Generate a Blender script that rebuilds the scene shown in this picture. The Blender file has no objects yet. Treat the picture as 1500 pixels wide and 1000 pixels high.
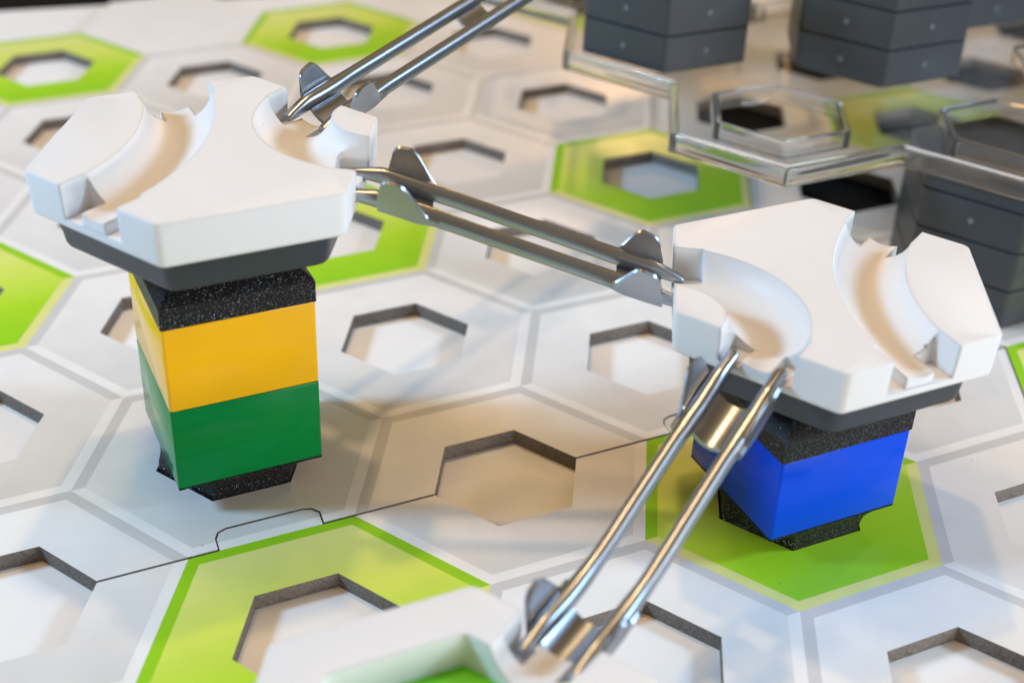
import bpy, bmesh, math, random
from mathutils import Vector, Matrix, geometry
random.seed(7)
S = 0.06                     # one hexagon pitch of the game board = 6 cm; everything below is laid out in pitches
C = bpy.context.scene.collection
scene = bpy.context.scene
rad = math.radians
s3 = math.sqrt(3)

# ------------------------------------------------------------------ camera
cam_d = bpy.data.cameras.new("camera")
cam = bpy.data.objects.new("camera", cam_d)
C.objects.link(cam)
ax_r = Vector((0.90647107, -0.42088256, 0.03417703))
ax_d = Vector((-0.19887694, -0.49692132, -0.84469945))
ax_f = Vector((0.37250256, 0.75889859, -0.53414864))
cam_p = Vector((-1.7824765, -3.62921373, 3.12435669)) * S
M = Matrix((ax_r, -ax_d, -ax_f)).transposed().to_4x4()
M.translation = cam_p
cam.matrix_world = M
cam_d.sensor_width = 36.0
cam_d.lens = 2071.9 / 1500.0 * 36.0
cam_d.clip_start = 0.01
cam_d.clip_end = 50
cam_d.dof.use_dof = True
cam_d.dof.focus_distance = 4.85 * S
cam_d.dof.aperture_fstop = 11.5
scene.camera = cam

# ------------------------------------------------------------------ world, lamps, exposure
world = bpy.data.worlds.new("World")
scene.world = world
world.use_nodes = True
wn = world.node_tree
bg = wn.nodes["Background"]
bg.inputs[0].default_value = (1.0, 0.72, 0.42, 1)
bg.inputs[1].default_value = 0.20
scene.view_settings.view_transform = 'Standard'
scene.view_settings.look = 'None'
scene.view_settings.exposure = 0.13
scene.view_settings.gamma = 1.0


def area_lamp(name, pos, target, size, E, col, size_y=None, spread=180):
    """lamp whose irradiance (facing it) at the target is E"""
    p = Vector(pos) * S
    t = Vector(target) * S
    d = bpy.data.lights.new(name, 'AREA')
    d.shape = 'RECTANGLE' if size_y else 'DISK'
    d.size = size * S
    if size_y:
        d.size_y = size_y * S
    d.energy = E * math.pi * (p - t).length_squared
    d.color = col
    d.spread = rad(spread)
    o = bpy.data.objects.new(name, d)
    o.location = p
    o.rotation_euler = (t - p).to_track_quat('-Z', 'Y').to_euler()
    C.objects.link(o)
    return o


# ceiling lamp of the hall, almost overhead (its shadows fall short and a little towards the camera)
area_lamp("ceiling_lamp", (0.95, 3.4, 12.5), (0, 0, 0), 0.55, 0.62, (1.0, 0.66, 0.33))
# row of warm ceiling lights further off, blended into one soft source
area_lamp("ceiling_row", (-2.2, 2.5, 11.5), (0, 0, 0), 1.5, 0.42, (1.0, 0.66, 0.32), 0.9)
# windows on both sides: long cool shadows that meet between the two towers
area_lamp("window_left", (-10.26, 4.35, 6.70), (0, 0, 0), 2.2, 2.25, (0.45, 0.76, 1.10))
# bright hall behind the photographer
area_lamp("window_front", (5.2, -11.0, 1.6), (0, 0, 0.5), 6.0, 1.65, (0.98, 0.96, 0.93), 2.0)
area_lamp("rail_highlight_fill", (7.2, -8.6, 5.0), (0, 0, 0.3), 3.0, 0.22, (0.86, 0.96, 1.06), 1.6)  # added small lamp, no window: puts the cool highlight on the rails
area_lamp("window_right", (10.20, -4.76, 6.50), (0, 0, 0), 2.4, 1.60, (0.50, 0.76, 1.04))
# warm spots of the hall, seen as small orange glints in the metal and the clear plastic
area_lamp("warm_spot_back", (7.5, 12.0, 5.2), (0, 0, 0.5), 0.5, 0.25, (1.0, 0.55, 0.22))
area_lamp("warm_spot_left", (-2.6, 0.1, 11.3), (0, 0, 0.5), 1.1, 0.16, (1.0, 0.55, 0.2))
area_lamp("warm_spot_right", (9.0, 3.0, 7.0), (0, 0, 0.5), 0.5, 0.20, (1.0, 0.6, 0.28))


# ------------------------------------------------------------------ materials
def lin(r, g, b):
    f = lambda c: (c / 255 / 12.92) if c / 255 <= 0.04045 else ((c / 255 + 0.055) / 1.055) ** 2.4
    return (f(r), f(g), f(b), 1)


def mat(name, col, rough=0.5, metal=0.0, spec=0.5, coat=0.0):
    m = bpy.data.materials.new(name)
    m.use_nodes = True
    b = m.node_tree.nodes["Principled BSDF"]
    b.inputs["Base Color"].default_value = col
    b.inputs["Roughness"].default_value = rough
    b.inputs["Metallic"].default_value = metal
    b.inputs["Specular IOR Level"].default_value = spec
    b.inputs["Coat Weight"].default_value = coat
    b.inputs["Coat Roughness"].default_value = 0.05
    return m, m.node_tree.nodes, m.node_tree.links, b


def coords(n, l, scale=1.0):
    tc = n.new("ShaderNodeTexCoord")
    mp = n.new("ShaderNodeMapping")
    mp.inputs["Scale"].default_value = (scale / S,) * 3
    l.new(tc.outputs["Object"], mp.inputs["Vector"])
    return mp.outputs["Vector"]


def noise_bump(n, l, b, scale, strength, dist=0.01, bevel=None, detail=3):
    nz = n.new("ShaderNodeTexNoise")
    nz.inputs["Scale"].default_value = scale
    nz.inputs["Detail"].default_value = detail
    l.new(coords(n, l), nz.inputs["Vector"])
    bp = n.new("ShaderNodeBump")
    bp.inputs["Strength"].default_value = strength
    bp.inputs["Distance"].default_value = dist * S
    l.new(nz.outputs["Fac"], bp.inputs["Height"])
    if bevel:
        bv = n.new("ShaderNodeBevel")
        bv.samples = 6
        bv.inputs["Radius"].default_value = bevel * S
        l.new(bv.outputs["Normal"], bp.inputs["Normal"])
    l.new(bp.outputs["Normal"], b.inputs["Normal"])
    return nz


def mottled(n, l, b, col, amount, scale):
    """slight unevenness of the colour itself (wear, handling marks)"""
    nz = n.new("ShaderNodeTexNoise")
    nz.inputs["Scale"].default_value = scale
    nz.inputs["Detail"].default_value = 5
    l.new(coords(n, l), nz.inputs["Vector"])
    r = n.new("ShaderNodeMapRange")
    r.inputs[1].default_value = 0.3
    r.inputs[2].default_value = 0.7
    r.inputs[3].default_value = 1 - amount
    r.inputs[4].default_value = 1
    l.new(nz.outputs["Fac"], r.inputs[0])
    mx = n.new("ShaderNodeMix")
    mx.data_type = 'RGBA'
    mx.blend_type = 'MULTIPLY'
    mx.inputs[0].default_value = 1
    if isinstance(col, tuple):
        mx.inputs[6].default_value = col
    else:
        l.new(col, mx.inputs[6])
    l.new(r.outputs[0], mx.inputs[7])
    l.new(mx.outputs[2], b.inputs["Base Color"])
    return nz


# white tile plastic: soft satin with rounded edges
m_white, n, l, b = mat("white_plastic", (0.79, 0.795, 0.805, 1), 0.45, spec=0.28)
noise_bump(n, l, b, 60, 0.05, 0.004, bevel=0.017)
vo = n.new("ShaderNodeTexVoronoi"); vo.inputs["Scale"].default_value = 4.0
l.new(coords(n, l), vo.inputs["Vector"])
lt = n.new("ShaderNodeMath"); lt.operation = 'LESS_THAN'; lt.inputs[1].default_value = 0.030
l.new(vo.outputs["Distance"], lt.inputs[0])
fc = n.new("ShaderNodeMath"); fc.operation = 'MULTIPLY'; fc.inputs[1].default_value = 0.55
l.new(lt.outputs[0], fc.inputs[0])
dm = n.new("ShaderNodeMix"); dm.data_type = 'RGBA'
dm.inputs[6].default_value = (0.79, 0.795, 0.805, 1); dm.inputs[7].default_value = (0.15, 0.14, 0.13, 1)
l.new(fc.outputs[0], dm.inputs[0])
mottled(n, l, b, dm.outputs[2], 0.03, 3)
b.inputs["Subsurface Weight"].default_value = 0.12
b.inputs["Subsurface Radius"].default_value = (0.0022, 0.0017, 0.0012)

m_base, n, l, b = mat("dark_grey_plastic", (0.023, 0.030, 0.044, 1), 0.38)
noise_bump(n, l, b, 80, 0.05, 0.003, bevel=0.008)
m_stack, n, l, b = mat("slate_grey_plastic", (0.047, 0.055, 0.065, 1), 0.36)
noise_bump(n, l, b, 40, 0.08, 0.004)
mottled(n, l, b, (0.047, 0.055, 0.065, 1), 0.15, 4)
m_mark, n, l, b = mat("mould_mark_plastic", (0.16, 0.18, 0.20, 1), 0.3)


def gloss_brick(name, col):
    m, n, l, b = mat(name, col, 0.15, spec=0.16)
    nz = noise_bump(n, l, b, 9, 0.06, 0.01)
    mottled(n, l, b, col, 0.05, 5)
    return m


m_yellow = gloss_brick("yellow_brick_plastic", (0.97, 0.50, 0.012, 1))
m_green = gloss_brick("green_brick_plastic", (0.0, 0.23, 0.050, 1))
m_blue = gloss_brick("blue_brick_plastic", (0.0, 0.066, 0.68, 1))

# black printed plastic with glitter flecks
m_glit, n, l, b = mat("glitter_black_plastic", (0.010, 0.010, 0.011, 1), 0.42, spec=0.18)
v = coords(n, l)
vo = n.new("ShaderNodeTexVoronoi")
vo.inputs["Scale"].default_value = 320
l.new(v, vo.inputs["Vector"])
sx = n.new("ShaderNodeSeparateColor")
l.new(vo.outputs["Color"], sx.inputs[0])
lt = n.new("ShaderNodeMath"); lt.operation = 'LESS_THAN'; lt.inputs[1].default_value = 0.44
l.new(vo.outputs["Distance"], lt.inputs[0])
gt = n.new("ShaderNodeMath"); gt.operation = 'GREATER_THAN'; gt.inputs[1].default_value = 0.79
l.new(sx.outputs[0], gt.inputs[0])
fl = n.new("ShaderNodeMath"); fl.operation = 'MULTIPLY'
l.new(lt.outputs[0], fl.inputs[0]); l.new(gt.outputs[0], fl.inputs[1])
cm = n.new("ShaderNodeMix"); cm.data_type = 'RGBA'
cm.inputs[6].default_value = (0.012, 0.012, 0.013, 1); cm.inputs[7].default_value = (0.34, 0.34, 0.37, 1)
l.new(fl.outputs[0], cm.inputs[0]); l.new(cm.outputs[2], b.inputs["Base Color"])
l.new(fl.outputs[0], b.inputs["Metallic"])
geo = n.new("ShaderNodeNewGeometry")
vs = n.new("ShaderNodeVectorMath"); vs.operation = 'SUBTRACT'; vs.inputs[1].default_value = (.5, .5, .5)
l.new(vo.outputs["Color"], vs.inputs[0])
vm = n.new("ShaderNodeVectorMath"); vm.operation = 'SCALE'
l.new(vs.outputs[0], vm.inputs[0])
m1 = n.new("ShaderNodeMath"); m1.operation = 'MULTIPLY'; m1.inputs[1].default_value = 1.6
l.new(fl.outputs[0], m1.inputs[0]); l.new(m1.outputs[0], vm.inputs["Scale"])
va = n.new("ShaderNodeVectorMath"); va.operation = 'ADD'
l.new(geo.outputs["Normal"], va.inputs[0]); l.new(vm.outputs[0], va.inputs[1])
vn = n.new("ShaderNodeVectorMath"); vn.operation = 'NORMALIZE'
l.new(va.outputs[0], vn.inputs[0]); l.new(vn.outputs[0], b.inputs["Normal"])

# silver track plastic / metal
m_metal, n, l, b = mat("silver_track", (0.42, 0.45, 0.49, 1), 0.30, metal=1.0)
mottled(n, l, b, (0.42, 0.455, 0.51, 1), 0.14, 4)

# cardboard: printed faces and raw cut edge
m_edge, n, l, b = mat("cardboard_edge", (0.22, 0.185, 0.16, 1), 0.9, spec=0.2)
nz = mottled(n, l, b, (0.25, 0.215, 0.19, 1), 0.55, 130)


def printed(name, build):
    m, n, l, b = mat(name, (0.8, 0.8, 0.8, 1), 0.34, spec=0.35)
    # dust specks and scuffs on the printed sheet
    vo = n.new("ShaderNodeTexVoronoi"); vo.inputs["Scale"].default_value = 5.5
    geo = n.new("ShaderNodeNewGeometry")
    mp = n.new("ShaderNodeMapping"); mp.inputs["Scale"].default_value = (1 / S,) * 3
    l.new(geo.outputs["Position"], mp.inputs["Vector"]); l.new(mp.outputs["Vector"], vo.inputs["Vector"])
    lt = n.new("ShaderNodeMath"); lt.operation = 'LESS_THAN'; lt.inputs[1].default_value = 0.022
    l.new(vo.outputs["Distance"], lt.inputs[0])
    fac = n.new("ShaderNodeMath"); fac.operation = 'MULTIPLY'; fac.inputs[1].default_value = 0.5
    l.new(lt.outputs[0], fac.inputs[0])
    sp_ = n.new("ShaderNodeMix"); sp_.data_type = 'RGBA'
    l.new(fac.outputs[0], sp_.inputs[0]); l.new(build(n, l), sp_.inputs[6]); sp_.inputs[7].default_value = (0.12, 0.11, 0.10, 1)
    nz = mottled(n, l, b, sp_.outputs[2], 0.05, 7)
    l.new(mp.outputs["Vector"], nz.inputs["Vector"])
    rg = n.new("ShaderNodeMapRange"); rg.inputs[3].default_value = 0.27; rg.inputs[4].default_value = 0.44
    l.new(nz.outputs["Fac"], rg.inputs[0]); l.new(rg.outputs[0], b.inputs["Roughness"])
    noise_bump(n, l, b, 120, 0.05, 0.002)
    return m


def ramp_print(stops):
    def f(n, l):
        uv = n.new("ShaderNodeUVMap"); uv.uv_map = "print"
        sp = n.new("ShaderNodeSeparateXYZ"); l.new(uv.outputs[0], sp.inputs[0])
        r = n.new("ShaderNodeValToRGB")
        e = r.color_ramp.elements
        e[0].position, e[0].color = stops[0]
        e[1].position, e[1].color = stops[-1]
        for p, c in stops[1:-1]:
            k = e.new(p); k.color = c
        l.new(sp.outputs[1], r.inputs[0])
        return r.outputs[0]
    return f


def flat_print(col):
    return lambda n, l: (lambda x: (setattr(x.outputs[0], "default_value", col), x.outputs[0])[1])(n.new("ShaderNodeRGB"))


m_gfill = printed("grey_gradient_print", ramp_print([(0.0, (0.66, 0.66, 0.655, 1)), (0.45, (0.77, 0.77, 0.765, 1)), (1.0, (0.86, 0.86, 0.86, 1))]))
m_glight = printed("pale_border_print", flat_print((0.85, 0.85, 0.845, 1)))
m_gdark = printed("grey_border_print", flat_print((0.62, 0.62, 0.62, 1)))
m_nfill = printed("green_gradient_print", ramp_print([(0.0, (0.26, 0.63, 0.014, 1)), (0.35, (0.42, 0.72, 0.025, 1)), (0.62, (0.64, 0.78, 0.12, 1)), (1.0, (0.77, 0.78, 0.30, 1))]))
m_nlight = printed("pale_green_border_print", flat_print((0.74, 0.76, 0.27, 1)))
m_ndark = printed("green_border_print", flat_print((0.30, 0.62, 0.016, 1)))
m_paper, n, l, b = mat("white_paper", (0.85, 0.85, 0.85, 1), 0.6, spec=0.3)
mottled(n, l, b, (0.85, 0.85, 0.85, 1), 0.03, 2)
m_cloth, n, l, b = mat("black_cloth", (0.010, 0.0095, 0.009, 1), 0.95, spec=0.1)
noise_bump(n, l, b, 60, 0.4, 0.01)
m_inlay, n, l, b = mat("bright_green_plastic", (0.13, 0.62, 0.008, 1), 0.35)
noise_bump(n, l, b, 50, 0.04, 0.004)

# clear plastic: real refracting bodies
m_clear = bpy.data.materials.new("clear_plastic")
m_clear.use_nodes = True
n = m_clear.node_tree.nodes; l = m_clear.node_tree.links
n.remove(n["Principled BSDF"])
out = n["Material Output"]
tr = n.new("ShaderNodeBsdfTransparent"); tr.inputs[0].default_value = (0.95, 0.955, 0.955, 1)
gl = n.new("ShaderNodeBsdfGlossy"); gl.inputs["Roughness"].default_value = 0.04
fr = n.new("ShaderNodeFresnel"); fr.inputs[0].default_value = 1.5
df = n.new("ShaderNodeBsdfDiffuse"); df.inputs[0].default_value = (0.8, 0.8, 0.82, 1)
hz = n.new("ShaderNodeMixShader")          # faint haze, scratches and finger marks in the plastic
nz = n.new("ShaderNodeTexNoise"); nz.inputs["Scale"].default_value = 5; nz.inputs["Detail"].default_value = 6
l.new(coords(n, l), nz.inputs["Vector"])
mr = n.new("ShaderNodeMapRange"); mr.inputs[1].default_value = 0.35; mr.inputs[2].default_value = 0.75; mr.inputs[3].default_value = 0.0; mr.inputs[4].default_value = 0.07
l.new(nz.outputs["Fac"], mr.inputs[0]); l.new(mr.outputs[0], hz.inputs[0])
l.new(tr.outputs[0], hz.inputs[1]); l.new(df.outputs[0], hz.inputs[2])
mx = n.new("ShaderNodeMixShader")
l.new(fr.outputs[0], mx.inputs[0]); l.new(hz.outputs[0], mx.inputs[1]); l.new(gl.outputs[0], mx.inputs[2])
l.new(mx.outputs[0], out.inputs[0])
m_rim, n, l, b = mat("clear_plastic_rim", (0.955, 0.96, 0.98, 1), 0.03)
b.inputs["Transmission Weight"].default_value = 0.965
b.inputs["IOR"].default_value = 1.49


# ------------------------------------------------------------------ mesh helpers
def mesh_from(name, verts, faces, mats, smooth=None, fmats=None):
    me = bpy.data.meshes.new(name)
    me.from_pydata([tuple(v) for v in verts], [], faces)
    for m in mats:
        me.materials.append(m)
    if fmats:
        me.polygons.foreach_set("material_index", fmats)
    bm = bmesh.new(); bm.from_mesh(me)
    bmesh.ops.remove_doubles(bm, verts=bm.verts, dist=1e-6)
    bmesh.ops.recalc_face_normals(bm, faces=bm.faces)
    bm.to_mesh(me); bm.free()
    if smooth is not None:
        me.polygons.foreach_set("use_smooth", [True] * len(me.polygons))
        me.set_sharp_from_angle(angle=rad(smooth))
    return me


def obj(name, me, parent=None, loc=(0, 0, 0), rotz=0.0):
    o = bpy.data.objects.new(name, me)
    C.objects.link(o)
    o.location = loc
    o.rotation_euler = (0, 0, rotz)
    if parent:
        o.parent = parent
    return o


def tag(o, label, cat, group=None):
    o["label"] = label
    o["category"] = cat
    if group:
        o["group"] = group
    return o


def thing(name, label, cat, loc, rotz=0.0, group=None):
    o = obj(name, None, None, loc, rotz)
    o.empty_display_size = 0.01
    return tag(o, label, cat, group)


def ngon(r, corner=0.0, sides=6, rot=0.0, seg=5):
    """rounded regular polygon, r = circumradius"""
    pts = []
    for k in range(sides):
        a = rot + 2 * math.pi * k / sides
        if corner <= 0:
            pts.append((r * math.cos(a), r * math.sin(a)))
            continue
        d = corner / math.cos(math.pi / sides)
        cx, cy = (r - d) * math.cos(a), (r - d) * math.sin(a)
        h = math.pi / sides
        for i in range(seg + 1):
            b_ = a - h + 2 * h * i / seg
            pts.append((cx + corner * math.cos(b_), cy + corner * math.sin(b_)))
    return pts


def loft(rings):
    """rings: list of (pts2d, z), equal counts; capped"""
    n_ = len(rings[0][0])
    V = [(x, y, z) for pts, z in rings for x, y in pts]
    F = []
    for k in range(len(rings) - 1):
        for i in range(n_):
            j = (i + 1) % n_
            F.append((k * n_ + i, k * n_ + j, (k + 1) * n_ + j, (k + 1) * n_ + i))
    F.append(tuple(reversed(range(n_))))
    F.append(tuple((len(rings) - 1) * n_ + i for i in range(n_)))
    return V, F


def box(x0, x1, y0, y1, z0, z1):
    return loft([([(x0, y0), (x1, y0), (x1, y1), (x0, y1)], z0), ([(x0, y0), (x1, y0), (x1, y1), (x0, y1)], z1)])


def join(parts):
    V, F = [], []
    for v_, f_ in parts:
        o_ = len(V)
        V += v_
        F += [tuple(i + o_ for i in f) for f in f_]
    return V, F


def xf(vf, rotz=0, loc=(0, 0, 0)):
    c, s = math.cos(rotz), math.sin(rotz)
    return [(x * c - y * s + loc[0], x * s + y * c + loc[1], z + loc[2]) for x, y, z in vf[0]], vf[1]


# ------------------------------------------------------------------ table, paper
T = -0.062
me = mesh_from("tabletop", [(-60, -60, T - .016), (60, -60, T - .016), (60, 60, T - .016), (-60, 60, T - .016)], [(0, 1, 2, 3)], [m_cloth])
obj("tabletop", me)["kind"] = "structure"
# white paper under the left boards, its far edge cut at a slight slant; it ends below the board joint on the right
zig = [(2.10, -5)]
for k in range(-4, 5):
    zig += [(2.16, k + .0)]
zig += [(2.16, 5.22)]
poly = [(-7, -5)] + zig + [(-7, 6.72)]
V, F = loft([(poly, T - .004), (poly, T)])
tag(obj("paper_sheet", mesh_from("paper_sheet", V, F, [m_paper])), "white paper sheet lying under the game boards, its edge against the black cloth", "paper sheet")

# ------------------------------------------------------------------ game boards (cardboard sheets with hexagon print and hexagon holes)
RC, RI, RH = 1 / s3, 0.5290, 0.2810
hexp = lambda r, c=(0, 0): [(c[0] + r * math.cos(rad(60 * k)), c[1] + r * math.sin(rad(60 * k))) for k in range(6)]
tabs = []


def tab(cx, sgn):
    return [(cx - .185 * 1, 0), (cx - .180, sgn * .060), (cx - .165, sgn * .088), (cx - .135, sgn * .100), (cx + .135, sgn * .100), (cx + .165, sgn * .090), (cx + .185, sgn * .062), (cx + .178, 0)]


tabs = [tab(-.868, 1), tab(.868, 1), tab(-2.6, 1)]
seam_h = [(-4.6, 0)]
for tb in sorted(tabs, key=lambda q: q[0][0]):
    seam_h += tb
seam_h += [(2.309, 0)]
seam_v = []
for k in range(-3, 8):
    seam_v += [(2.309, k), (2.0207, k + .5)]


def inside(p, poly):
    x, y = p
    r = False
    for i in range(len(poly)):
        x0, y0 = poly[i]; x1, y1 = poly[i - 1]
        if (y0 > y) != (y1 > y) and x < (x1 - x0) * (y - y0) / (y1 - y0) + x0:
            r = not r
    return r


def segdist(p, a, b_):
    ax, ay = a; bx, by = b_
    dx, dy = bx - ax, by - ay
    t = max(0, min(1, ((p[0] - ax) * dx + (p[1] - ay) * dy) / (dx * dx + dy * dy)))
    return math.hypot(p[0] - ax - t * dx, p[1] - ay - t * dy)


GAP = 0.0026


def cell_pieces(cx, cy, i, hole=True):
    """triangulated print of one cell, split along the board joints -> {board: (V, F, fm)} in cell coordinates"""
    segs = []
    for pl in (seam_h, seam_v):
        for a, b_ in zip(pl, pl[1:]):
            a2 = (a[0] - cx, a[1] - cy); b2 = (b_[0] - cx, b_[1] - cy)
            if segdist((0, 0), a2, b2) < 0.60:
                segs.append((a2, b2))
    pts, edges = [], []

    def ring(p):
        o_ = len(pts)
        pts.extend(Vector(q) for q in p)
        for k in range(len(p)):
            edges.append((o_ + k, o_ + (k + 1) % len(p)))
    ring(hexp(RC)); ring(hexp(RI))
    for k in range(6):
        edges.append((k, 6 + k))
    if hole:
        ring(hexp(RH))
    for a, b_ in segs:
        dx, dy = b_[0] - a[0], b_[1] - a[1]
        L = math.hypot(dx, dy)
        ux, uy = dx / L * GAP, dy / L * GAP
        ring([(a[0] - ux - uy, a[1] - uy + ux), (a[0] - ux + uy, a[1] - uy - ux), (b_[0] + ux + uy, b_[1] + uy - ux), (b_[0] + ux - uy, b_[1] + uy + ux)])
    vo_, _, fo, _, _, _ = geometry.delaunay_2d_cdt(pts, edges, [], 0, 1e-6)
    H0, H1, H2 = hexp(RC - 1e-5), hexp(RI), hexp(RH)
    res = {}
    for f in fo:
        c = ((vo_[f[0]] + vo_[f[1]] + vo_[f[2]]) / 3)
        if not inside(c, H0) or (hole and inside(c, H2)):
            continue
        if any(segdist(c, a, b_) < GAP for a, b_ in segs):
            continue
        g = (c[0] + cx, c[1] + cy)
        if i >= 3:
            bd = "right"
        else:
            fr_ = g[1] < 0 or any(inside(g, t_) for t_ in tabs)
            bd = "front" if fr_ else "back"
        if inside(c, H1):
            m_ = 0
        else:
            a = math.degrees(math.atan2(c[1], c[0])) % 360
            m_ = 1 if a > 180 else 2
        V_, F_, M_ = res.setdefault(bd, ({}, [], []))
        F_.append(tuple(f)); M_.append(m_)
        for q in f:
            V_[q] = (vo_[q][0], vo_[q][1])
    out_ = {}
    for bd, (V_, F_, M_) in res.items():
        idx = {q: k for k, q in enumerate(V_)}
        V = [(x, y, 0) for x, y in V_.values()]
        F = [tuple(idx[q] for q in f) for f in F_]
        cnt = {}
        for f in F:
            for a, b_ in ((f[0], f[1]), (f[1], f[2]), (f[2], f[0])):
                cnt.setdefault((min(a, b_), max(a, b_)), []).append((a, b_))
        M_ = list(M_)
        for e, ds in cnt.items():
            if len(ds) > 1:
                continue
            a, b_ = ds[0]
            mx_, my_ = (V[a][0] + V[b_][0]) / 2, (V[a][1] + V[b_][1]) / 2
            if not inside((mx_, my_), hexp(RC - 1e-4)) and not any(segdist((mx_, my_), p, q) < GAP * 1.2 for p, q in segs):
                continue
            k = len(V)
            V += [(V[a][0], V[a][1], T), (V[b_][0], V[b_][1], T)]
            F.append((b_, a, k, k + 1)); M_.append(3)
        out_[bd] = (V, F, M_)
    return out_


def cell_mesh(V, F, fm, mats):
    me = bpy.data.meshes.new("hexagon_cell")
    me.from_pydata(V, [], F)
    for m in mats:
        me.materials.append(m)
    me.polygons.foreach_set("material_index", fm)
    uv = me.uv_layers.new(name="print")
    for p in me.polygons:
        for li in p.loop_indices:
            v_ = me.vertices[me.loops[li].vertex_index].co
            uv.data[li].uv = (v_.x / 1.2 + .5, min(1, max(0, v_.y / 1.06 + .5)))
    return me


boards = {
    "back": thing("game_board", "large cardboard game board under the yellow and green tower, grey and green hexagon print", "game board", (0, 0, 0)),
    "front": thing("game_board", "cardboard game board in the foreground under the blue tower, joined along a straight seam", "game board", (0, -.5, -.004)),
    "right": thing("game_board", "cardboard game board at the right below the clear panel, black showing in its holes", "game board", (2.6, 0, 0)),
}
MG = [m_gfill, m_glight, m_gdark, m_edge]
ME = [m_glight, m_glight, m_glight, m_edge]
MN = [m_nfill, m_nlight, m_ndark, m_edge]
shared = {}
for i in range(-4, 8):
    for j in range(-3, 8):
        x, y = .8660254 * i, j + (.5 if i % 2 else 0)
        if y > 5.2 and i < 3:
            continue
        if x < -3.6 + max(0, 0 - y) * .0 or (i >= 3 and y > 5.2):
            continue
        # leave out what lies well outside the picture
        if (i <= -3 and y > 3.2) or (i >= 3 and y < -1) or (i >= 5 and y < .4) or (i == 7) or (i <= -3 and y < -1.6):
            continue
        green = (y == 2 and i % 2 == 0) or (y in (-.5, 4.5) and i % 2) or (y == -3 and i % 2 == 0)
        hole = not (i < 3 and y >= 4.9)
        border = (y == 0 and i <= 2) or i in (2, 3) or (i % 2 and y in (-.5, .5) and i <= 2)
        key = (green, hole)
        if border:
            ps = cell_pieces(x, y, i, hole)
        else:
            if key not in shared:
                V, F, fm = cell_pieces(100 * 1.7320508, 500.0, 0, hole)["back"]
                shared[key] = cell_mesh(V, F, fm, MN if green else MG if hole else ME)
            ps = {("right" if i >= 3 else "front" if y < 0 else "back"): None}
        for bd, d in ps.items():
            if d is not None and len(d[1]) < 3:
                continue
            me = shared[key] if d is None else cell_mesh(*d, MN if green else MG if hole else ME)
            p = boards[bd]
            o = obj("hexagon_cell", me, p, (x - p.location.x, y - p.location.y, 0))
            if green:
                o["label"] = "bright green hexagon of the print"

# ------------------------------------------------------------------ track tile (white, one wide and one tight marble groove) on its dark base
TH = 0.152      # tile thickness


def tube_arc(cx, cy, R, a0, a1, r, zc, n=40, m=28):
    V, F = [], []
    for k in range(n + 1):
        a = rad(a0 + (a1 - a0) * k / n)
        for q in range(m):
            t = 2 * math.pi * q / m
            rr = R + r * math.cos(t)
            V.append((cx + rr * math.cos(a), cy + rr * math.sin(a), zc + r * math.sin(t)))
    for k in range(n):
        for q in range(m):
            q2 = (q + 1) % m
            F.append((k * m + q, k * m + q2, (k + 1) * m + q2, (k + 1) * m + q))
    F.append(tuple(range(m))); F.append(tuple(n * m + q for q in reversed(range(m))))
    return V, F


def tube_line(p0, p1, r, zc, m=28):
    d = Vector((p1[0] - p0[0], p1[1] - p0[1])).normalized()
    V, F = [], []
    for p in (p0, p1):
        for q in range(m):
            t = 2 * math.pi * q / m
            V.append((p[0] - d.y * r * math.cos(t), p[1] + d.x * r * math.cos(t), zc + r * math.sin(t)))
    for q in range(m):
        q2 = (q + 1) % m
        F.append((q, q2, m + q2, m + q))
    F.append(tuple(range(m))); F.append(tuple(m + q for q in reversed(range(m))))
    return V, F


def boolean(base, cuts, op='DIFFERENCE'):
    """base, cuts: (V, F) -> resulting mesh"""
    o = obj("tmp", mesh_from("tmp", *base, []))
    cs = []
    for c, kind in cuts:
        k = obj("tmp", mesh_from("tmp", *c, []))
        md = o.modifiers.new("b", 'BOOLEAN')
        md.operation = kind
        md.solver = 'EXACT'
        md.object = k
        cs.append(k)
    bpy.context.view_layer.update()
    me = bpy.data.meshes.new_from_object(o.evaluated_get(bpy.context.evaluated_depsgraph_get()))
    for k in cs + [o]:
        d = k.data
        bpy.data.objects.remove(k)
        bpy.data.meshes.remove(d)
    return me


def finish(me, m, ang):
    me.materials.clear()
    me.materials.append(m)
    me.polygons.foreach_set("material_index", [0] * len(me.polygons))
    me.polygons.foreach_set("use_smooth", [True] * len(me.polygons))
    me.set_sharp_from_angle(angle=rad(ang))
    return me


def tile_body():
    return loft([(ngon(.556, .030), 0.0), (ngon(.566, .034), .008), (ngon(.574, .034), TH - .010), (ngon(.572, .032), TH - .003), (ngon(.567, .030), TH)])


def pocket(rot):
    """rounded pocket for a track end, cut from the rim inwards"""
    w, x0, r = .1240, .392, .012
    p = [(.70, -w), (.70, w)]
    for k in range(6):
        a = rad(90 + 90 * k / 5)
        p.append((x0 + r + r * math.cos(a), w - r + r * math.sin(a)))
    for k in range(6):
        a = rad(180 + 90 * k / 5)
        p.append((x0 + r + r * math.cos(a), -w + r + r * math.sin(a)))
    return xf(loft([(p, .034), (p, TH + .1)]), rad(rot))


def tongue(rot):
    return xf(box(.36, .486, -.052, .052, .010, .078), rad(rot))


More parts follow.
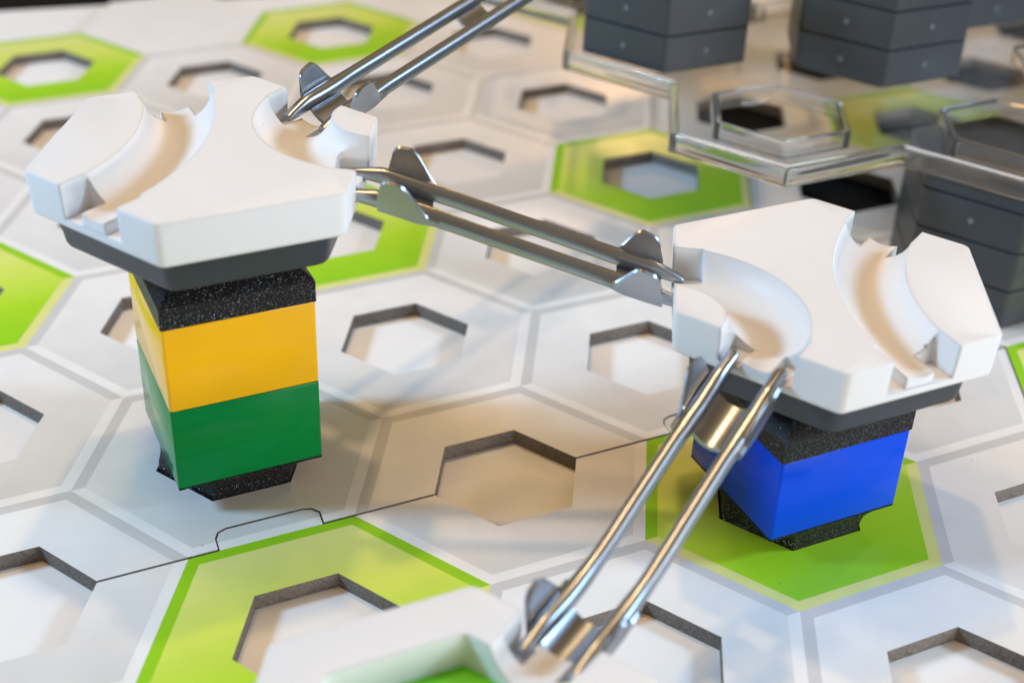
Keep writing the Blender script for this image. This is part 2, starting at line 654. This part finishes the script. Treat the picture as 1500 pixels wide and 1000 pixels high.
def tile_mesh():
    cuts = []
    # wide curve: from the edge at 270 deg to the edge at 30 deg, about the neighbour centre at -30 deg
    wide = tube_arc(.8660254, -.5, .866, 180 + 4, 120 - 4, .121, TH + .032, n=56)
    tight = tube_arc(-.5774, 0, .2887, -66, 66, .131, TH + .024, n=48)
    ex = (270, 30, 150, 210)
    for a in ex:
        cuts.append((pocket(a), 'DIFFERENCE'))
    for a in ex:
        cuts.append((tongue(a), 'UNION'))
    cuts.append((wide, 'DIFFERENCE'))
    cuts.append((tight, 'DIFFERENCE'))
    return finish(boolean(tile_body(), cuts), m_white, 34)


tile_me = tile_mesh()
base_me = mesh_from("tile_base", *loft([(ngon(.468, .055), 0), (ngon(.483, .060), .004), (ngon(.490, .062), .016), (ngon(.506, .060), .126)]), [m_base], smooth=40)


def track_tile(label, loc, rot, group):
    """loc.z = height of the white body's underside"""
    t = thing("track_tile", label, "track tile", (loc[0], loc[1], loc[2] - .126), rad(rot), group)
    obj("tile_body", tile_me, t, (0, 0, .126))
    obj("tile_base", base_me, t, (0, 0, 0))
    return t


# ------------------------------------------------------------------ towers: foot, bricks, top adapter
def polar_shape(kind, r, n=96):
    pts = []
    for k in range(n):
        a = 2 * math.pi * k / n
        if kind == 'hex':
            h = r * math.cos(math.pi / 6)
            b_ = ((a - rad(0)) % rad(60)) - rad(30)
            d = h / math.cos(b_)
        else:
            b_ = ((a + rad(45)) % rad(90)) - rad(45)
            d = r / math.cos(b_)
        pts.append((d * math.cos(a), d * math.sin(a)))
    return pts


def mixp(a, b_, t):
    return [(p[0] + (q[0] - p[0]) * t, p[1] + (q[1] - p[1]) * t) for p, q in zip(a, b_)]


HB = 0.2585     # half width of a brick
hx, sq = polar_shape('hex', .272), polar_shape('sq', HB - .005)
foot_rings = [(hx, T), (hx, .012)]
for k in range(1, 9):
    t = k / 8
    foot_rings.append((mixp(hx, sq, t ** 2.2), .012 + .075 * t))
foot_rings.append((sq, .092))
foot_me = mesh_from("glitter_plug", *loft(foot_rings), [m_glit], smooth=25)

sq2, neck = polar_shape('sq', .212), polar_shape('hex', .262)
adapter_me = mesh_from("top_adapter", *loft([(polar_shape('sq', HB - .001), 0), (polar_shape('sq', HB - .001), .078), (polar_shape('sq', .252), .086), (sq2, .120), (mixp(sq2, neck, .5), .130), (neck, .145), (neck, .2285)]), [m_glit], smooth=25)
rq = lambda h, c: ngon(h * math.sqrt(2) - c * (math.sqrt(2) - 1), c, 4, rad(45), 4)
BH = 0.3155
brick_V = loft([(rq(HB - .006, .007), 0.0), (rq(HB - .002, .009), .002), (rq(HB, .010), .006), (rq(HB, .010), BH - .006), (rq(HB - .002, .009), BH - .002), (rq(HB - .006, .007), BH)])


def brick(mt, label, loc):
    return tag(obj("toy_brick", mesh_from("toy_brick", *brick_V, [mt], smooth=30), None, loc), label, "toy brick", "coloured square toy bricks of the two towers")


TW = (-.866 + .003, .5 - .001)
TD = (.866 - .005, -.5 - .006)
tag(obj("glitter_plug", foot_me, None, (TW[0], TW[1], 0)), "black glitter plug set into the board under the green brick", "plug", "black glitter plugs under the bricks")
tag(obj("glitter_plug", foot_me, None, (TD[0], TD[1], 0)), "black glitter plug set into the green hexagon under the blue brick", "plug", "black glitter plugs under the bricks")
brick(m_green, "glossy green square brick at the bottom of the left tower", (TW[0], TW[1], .0935))
brick(m_yellow, "glossy yellow square brick on top of the green brick", (TW[0], TW[1], .0935 + BH + .001))
brick(m_blue, "glossy blue square brick of the right tower", (TD[0], TD[1], .0935))
zt = .0935 + 2 * BH + .002
tag(obj("tower_adapter", adapter_me, None, (TW[0], TW[1], zt)), "black glitter adapter plate between the yellow brick and its white tile", "tower adapter", "black glitter adapters on the bricks")
tag(obj("tower_adapter", adapter_me, None, (TD[0], TD[1], .0935 + BH + .001)), "black glitter adapter plate between the blue brick and its white tile", "tower adapter", "black glitter adapters on the bricks")

GT = "white marble track tiles with grooves"
Z1, Z2, Z3 = 1.066, .754, .367
track_tile("white marble tile with two curved grooves on the yellow and green tower", (-.866 + .015, .5 + .018, Z1), 180, GT)
track_tile("white marble tile with two curved grooves on the blue tower", (.866 + .010, -.5 - .003, Z2), 0, GT)

# foreground tile: white, hexagonal well with green floor, groove leaving at 30 deg
c_well = loft([(ngon(.372, .03), .045), (ngon(.400, .03), TH + .1)])
c_gr = tube_line((.20, .115), (.62, .358), .121, TH + .030)
well_me = finish(boolean(tile_body(), [(pocket(30), 'DIFFERENCE'), (tongue(30), 'UNION'), (c_well, 'DIFFERENCE'), (c_gr, 'DIFFERENCE')]), m_white, 34)
t3 = thing("catcher_tile", "blurred white tile with bright green floor at the bottom edge of the picture", "catcher tile", (-.866, -1.5, Z3 - .126))
obj("tile_body", well_me, t3, (0, 0, .126))
obj("tile_base", base_me, t3)
obj("green_floor", mesh_from("green_floor", *loft([(ngon(.374, .03), .046), (ngon(.374, .03), .052)]), [m_inlay]), t3, (0, 0, .126))

# ------------------------------------------------------------------ grey height stackers
SH, SR = .180, .442


def stacker_mesh():
    c = .03
    return mesh_from("stacker_body", *loft([(ngon(SR - .012, c), 0), (ngon(SR, c), .006), (ngon(SR, c), SH - .006), (ngon(SR - .012, c), SH - .0005)]), [m_stack], smooth=30)


st_me = stacker_mesh()
dot_me = mesh_from("mould_mark", *loft([([(.013 * math.cos(rad(30 * k)), .013 * math.sin(rad(30 * k))) for k in range(12)], -.002), ([(.012 * math.cos(rad(30 * k)), .012 * math.sin(rad(30 * k))) for k in range(12)], .004)]), [m_mark], smooth=30)


def stacker(loc, label):
    t = thing("height_stacker", label, "height stacker", loc, 0, "grey hexagonal height stackers")
    obj("stacker_body", st_me, t)
    for a in (210, 270):
        d = obj("mould_mark", dot_me, t, (SR * s3 / 2 * math.cos(rad(a)), SR * s3 / 2 * math.sin(rad(a)), SH * .5))
        d.rotation_euler = (rad(90), 0, rad(a + 90))
    return t


cx, cy = 2.598, .5
for k in range(3):
    stacker((cx, cy, .002 + k * SH), "slate grey stacker, %s of the tower behind the right white tile" % ["lowest", "second from the board", "third from the board"][k])
PZ = .622       # underside of the clear panel
half_me = mesh_from("stacker_body", *loft([(ngon(SR - .012, .03), 0), (ngon(SR, .03), .006), (ngon(SR, .03), .072), (ngon(SR - .012, .03), .0785)]), [m_stack], smooth=30)
t = thing("height_stacker", "slim slate grey stacker directly under the clear panel behind the right white tile", "height stacker", (cx, cy, .002 + 3 * SH), 0, "grey hexagonal height stackers")
obj("stacker_body", half_me, t)

# ------------------------------------------------------------------ clear level panel: 19 hexagons, rim and raised rings
POX, POY = .025, .035
cells = [(i, j + (.5 if i % 2 else 0)) for i, js in ((2, (1, 2, 3)), (3, (0, 1, 2, 3)), (4, (0, 1, 2, 3, 4)), (5, (0, 1, 2, 3)), (6, (1, 2, 3))) for j in js]
panel = thing("clear_panel", "transparent plastic level panel of hexagons with raised rings, on grey stackers", "clear panel", (POX, POY, PZ))
cc = [(.8660254 * i, y) for i, y in cells]
em = {}
for x, y in cc:
    h = hexp(RC, (x, y))
    for k in range(6):
        a, b_ = h[k], h[(k + 1) % 6]
        ka, kb = (round(a[0], 2) + 0.0, round(a[1], 2) + 0.0), (round(b_[0], 2) + 0.0, round(b_[1], 2) + 0.0)
        if (kb, ka) in em:
            del em[(kb, ka)]
        else:
            em[(ka, kb)] = 1
nxt = {a: b_ for a, b_ in em}
st = min(nxt)
outl = [st]
while nxt[outl[-1]] != st and len(outl) < 200:
    outl.append(nxt[outl[-1]])


def inset(pl, d):
    r = []
    for i in range(len(pl)):
        p0, p1, p2 = Vector(pl[i - 1]), Vector(pl[i]), Vector(pl[(i + 1) % len(pl)])
        a, b_ = (p1 - p0).normalized(), (p2 - p1).normalized()
        na, nb = Vector((-a.y, a.x)), Vector((-b_.y, b_.x))
        k = (na + nb) / (1 + na.dot(nb))
        r.append(tuple(p1 + k * d))
    return r


o1, o2 = inset(outl, .026), inset(outl, .066)
# rim: closed band
nO = len(o1)
V, F = [], []
o1i, o2i = inset(outl, .036), inset(outl, .056)
o1m, o2m = inset(outl, .029), inset(outl, .063)
prof = [(o1, .010), (o1, .080), (o1m, .087), (o1i, .090), (o2i, .090), (o2m, .087), (o2, .080), (o2, .010), (o2m, .003), (o2i, 0), (o1i, 0), (o1m, .003)]
for pl, z in prof:
    V += [(x, y, z) for x, y in pl]
for k in range(12):
    for i in range(nO):
        j = (i + 1) % nO
        k2 = (k + 1) % 12
        F.append((k * nO + i, k * nO + j, k2 * nO + j, k2 * nO + i))
obj("panel_rim", mesh_from("panel_rim", V, F, [m_rim], smooth=50), panel)
# plate with a hexagonal opening in every cell
RG = .300
V, F = [], []
o3 = inset(outl, .0675)
pts = [Vector(p) for p in o3]
edges = [(k, (k + 1) % nO) for k in range(nO)]
for x, y in cc:
    k0 = len(pts)
    pts += [Vector(p) for p in hexp(RG, (x, y))]
    edges += [(k0 + k, k0 + (k + 1) % 6) for k in range(6)]
vo_, _, fo, _, _, _ = geometry.delaunay_2d_cdt(pts, edges, [], 0, 1e-6)
keep = []
for f in fo:
    c = (vo_[f[0]] + vo_[f[1]] + vo_[f[2]]) / 3
    if inside(c, o3) and not any(math.hypot(c[0] - x, c[1] - y) < .32 and inside(c, hexp(RG, (x, y))) for x, y in cc):
        keep.append(f)
V = [(p[0], p[1], .060) for p in vo_] + [(p[0], p[1], .036) for p in vo_]
nv = len(vo_)
F = [tuple(f) for f in keep] + [tuple(nv + q for q in reversed(f)) for f in keep]
obj("panel_plate", mesh_from("panel_plate", V, F, [m_clear]), panel)


def ring_vf(r0, r1, z0, z1, corner=.02):
    a, b_ = ngon(r0, corner, seg=3), ngon(r1, corner * .7, seg=3)
    n_ = len(a)
    e = .009
    a2, b2 = ngon(r0 - e, corner, seg=3), ngon(r1 + e, corner * .7, seg=3)
    V = [(x, y, z0) for x, y in a] + [(x, y, z1 - e) for x, y in a] + [(x, y, z1) for x, y in a2] + [(x, y, z1) for x, y in b2] + [(x, y, z1 - e) for x, y in b_] + [(x, y, z0) for x, y in b_]
    F = []
    for k in range(6):
        for i in range(n_):
            j = (i + 1) % n_
            k2 = (k + 1) % 6
            F.append((k * n_ + i, k * n_ + j, k2 * n_ + j, k2 * n_ + i))
    return V, F


ring_me = mesh_from("hexagon_ring", *ring_vf(.334, .296, .030, .106), [m_rim], smooth=30)
for x, y in cc:
    if (round(x / .866), y) in ((2, 2), (3, 1.5), (4, 2)):
        continue        # a stacker is plugged in here
    obj("hexagon_ring", ring_me, panel, (x, y, 0))

# stackers standing on the clear panel
PT = PZ + .080
for (i, y, nm) in ((2, 2, "leftmost tower on the clear panel"), (3, 1.5, "middle tower on the clear panel"), (4, 2, "tower in the top right corner")):
    for k in range(3):
        stacker((.866 * i + .01, y + .02, PT + k * SH), "slate grey stacker, %s of the %s" % (["lowest", "second", "third"][k], nm))

# ------------------------------------------------------------------ tracks: two silver rails, end wings, saddles
def interp(tab_, t):
    """monotone-ish cubic (Catmull-Rom) through (t, z) points"""
    if t <= tab_[0][0]:
        a, b_ = tab_[0], tab_[1]
        return a[1] + (b_[1] - a[1]) * (t - a[0]) / (b_[0] - a[0])
    for k in range(len(tab_) - 1):
        a, b_ = tab_[k], tab_[k + 1]
        if t <= b_[0] or k == len(tab_) - 2:
            p = tab_[max(0, k - 1)]; q = tab_[min(len(tab_) - 1, k + 2)]
            h = b_[0] - a[0]
            m0 = (b_[1] - p[1]) / (b_[0] - p[0]); m1 = (q[1] - a[1]) / (q[0] - a[0])
            u = (t - a[0]) / h
            return (2 * u ** 3 - 3 * u * u + 1) * a[1] + (u ** 3 - 2 * u * u + u) * h * m0 + (-2 * u ** 3 + 3 * u * u) * b_[1] + (u ** 3 - u * u) * h * m1


RY, RW, RHT = .081, .0235, .0275     # rail offset, half width, half height


def rail_vf(zt, t0, t1, side):
    N, Mq = 56, 16
    V, F = [], []
    L = t1 - t0
    for k in range(N + 1):
        u = k / N
        u = .5 - .5 * math.cos(math.pi * u)
        t = t0 + L * u
        e = min(t - t0, t1 - t)
        z = interp(zt, t)
        # the tip narrows and thins like a spoon; the rail widens a little at the wings
        g = min(1, e / .10)
        w = RW * (.72 + .28 * math.sqrt(max(0, g))) if e < .10 else RW
        h = RHT * (.42 + .58 * g ** .8)
        if .09 < e < .34:
            w *= 1 + .20 * math.sin(math.pi * (e - .09) / .25)
        zc = z - (RHT - h) * .75
        for q in range(Mq):
            a = 2 * math.pi * q / Mq
            ca, sa = math.cos(a), math.sin(a)
            pw = .62 if sa < 0 else .9
            V.append((t, side * RY + w * math.copysign(abs(ca) ** pw, ca), zc + h * math.copysign(abs(sa) ** pw, sa)))
    for k in range(N):
        for q in range(Mq):
            q2 = (q + 1) % Mq
            F.append((k * Mq + q, k * Mq + q2, (k + 1) * Mq + q2, (k + 1) * Mq + q))
    F.append(tuple(reversed(range(Mq)))); F.append(tuple(N * Mq + q for q in range(Mq)))
    return V, F


def smst(x):
    x = max(0, min(1, x))
    return x * x * (3 - 2 * x)


def wing_vf(zt, t_edge, dirn, side, H=.091, L=.195):
    """upright ear on the outside of a rail: steep edge towards the tile, long S-slope towards the middle"""
    V, F = [], []
    N = 40
    ym = side * (RY + RW - .003)
    th = side * .013
    for k in range(N + 1):
        u = (k / N) ** 1.5
        t = t_edge + dirn * (L * u)
        z = interp(zt, t)
        r = min(1, u / .17)
        h = H * (.60 + .40 * math.sqrt(max(0, 1 - (1 - r) ** 2)))
        h *= .90 + .10 * min(1, u / .32)
        h = max(.010, (h + .01) * (1 - smst((u - .34) / .60)))
        ts = t - dirn * .010 * (1 - h / H) if u < .13 else t
        fl = side * (.004 + .020 * (h / H) ** 1.6)
        zb = z - .026 + .012 * smst((u - .6) / .4)
        tp = t + dirn * .010 * (1 - u) ** 2
        V += [(t, ym, zb), (t, ym + fl * .25, z + .35 * h), (tp, ym + fl * .85, z + h - .006), (tp, ym + fl + th * .4, z + h),
              (tp, ym + fl + th, z + h - .006), (t, ym + fl * .25 + th, z + .35 * h), (t, ym + th, zb)]
    m_ = 7
    for k in range(N):
        for q in range(m_):
            q2 = (q + 1) % m_
            F.append((k * m_ + q, k * m_ + q2, (k + 1) * m_ + q2, (k + 1) * m_ + q))
    F.append(tuple(reversed(range(m_)))); F.append(tuple(N * m_ + q for q in range(m_)))
    return V, F


def saddle_vf(zt, t0, t1):
    V, F = [], []
    N, Q = 8, 14
    for top in (0, 1):
        for k in range(N + 1):
            t = t0 + (t1 - t0) * k / N
            z = interp(zt, t)
            for q in range(Q + 1):
                y = -.084 + .168 * q / Q
                V.append((t, y, z - .012 - .046 * (1 - (y / .084) ** 2) - (0 if top else .013)))
    st_ = (N + 1) * (Q + 1)
    w_ = Q + 1
    for k in range(N):
        for q in range(Q):
            a = k * w_ + q
            F.append((a, a + w_, a + w_ + 1, a + 1))
            F.append((st_ + a, st_ + a + 1, st_ + a + w_ + 1, st_ + a + w_))
    for k in range(N):
        for q in (0, Q):
            a = k * w_ + q
            F.append((a, a + w_, st_ + a + w_, st_ + a))
    for q in range(Q):
        for k in (0, N):
            a = k * w_ + q
            F.append((a, a + 1, st_ + a + 1, st_ + a))
    return V, F


def track(label, start, ang, zt, t0, t1, mid=None):
    p = thing("track", label, "track", (start[0], start[1], 0), rad(ang), "silver two-rail marble tracks")
    for s in (1, -1):
        obj("rail", mesh_from("rail", *rail_vf(zt, t0, t1, s), [m_metal], smooth=50), p)
    for e, d in ((t0 + .112, 1), (t1 - .072, -1)):
        for s in (1, -1):
            obj("wing", mesh_from("wing", *wing_vf(zt, e, d, s), [m_metal], smooth=40), p)
    for a, b_ in ((t0 + .115, t0 + .265), (t1 - .225, t1 - .075)):
        obj("saddle", mesh_from("saddle", *saddle_vf(zt, a, b_), [m_metal], smooth=40), p)
    if mid:
        obj("saddle", mesh_from("saddle", *saddle_vf(zt, *mid), [m_metal], smooth=40), p)
    return p


track("silver track sloping down from the left tall tower to the blue tower", (-.866, .5), -30,
      [(.44, 1.138), (.60, 1.103), (1.0, .982), (1.4, .862), (1.58, .815)], .455, 1.555)
track("silver track descending from the blue tower to the blurred foreground tile", (.866, -.5), 210,
      [(.44, .830), (.60, .752), (.8, .675), (1.0, .590), (1.18, .514), (1.30, .482), (1.45, .460), (1.60, .445)], .452, 1.57)
track("silver track rising from the left tall tower past the top edge of the picture", (-.866, .5), 30,
      [(.44, 1.145), (.6, 1.165), (1.5, 1.272), (2.4, 1.376), (2.56, 1.392)], .455, 2.545, mid=(1.42, 1.57))

# ------------------------------------------------------------------ to metres
done = set()
for o in scene.objects:
    if o.type in ('MESH', 'EMPTY'):
        o.location = o.location * S
    if o.type == 'MESH' and o.data.name not in done:
        done.add(o.data.name)
        o.data.transform(Matrix.Scale(S, 4))
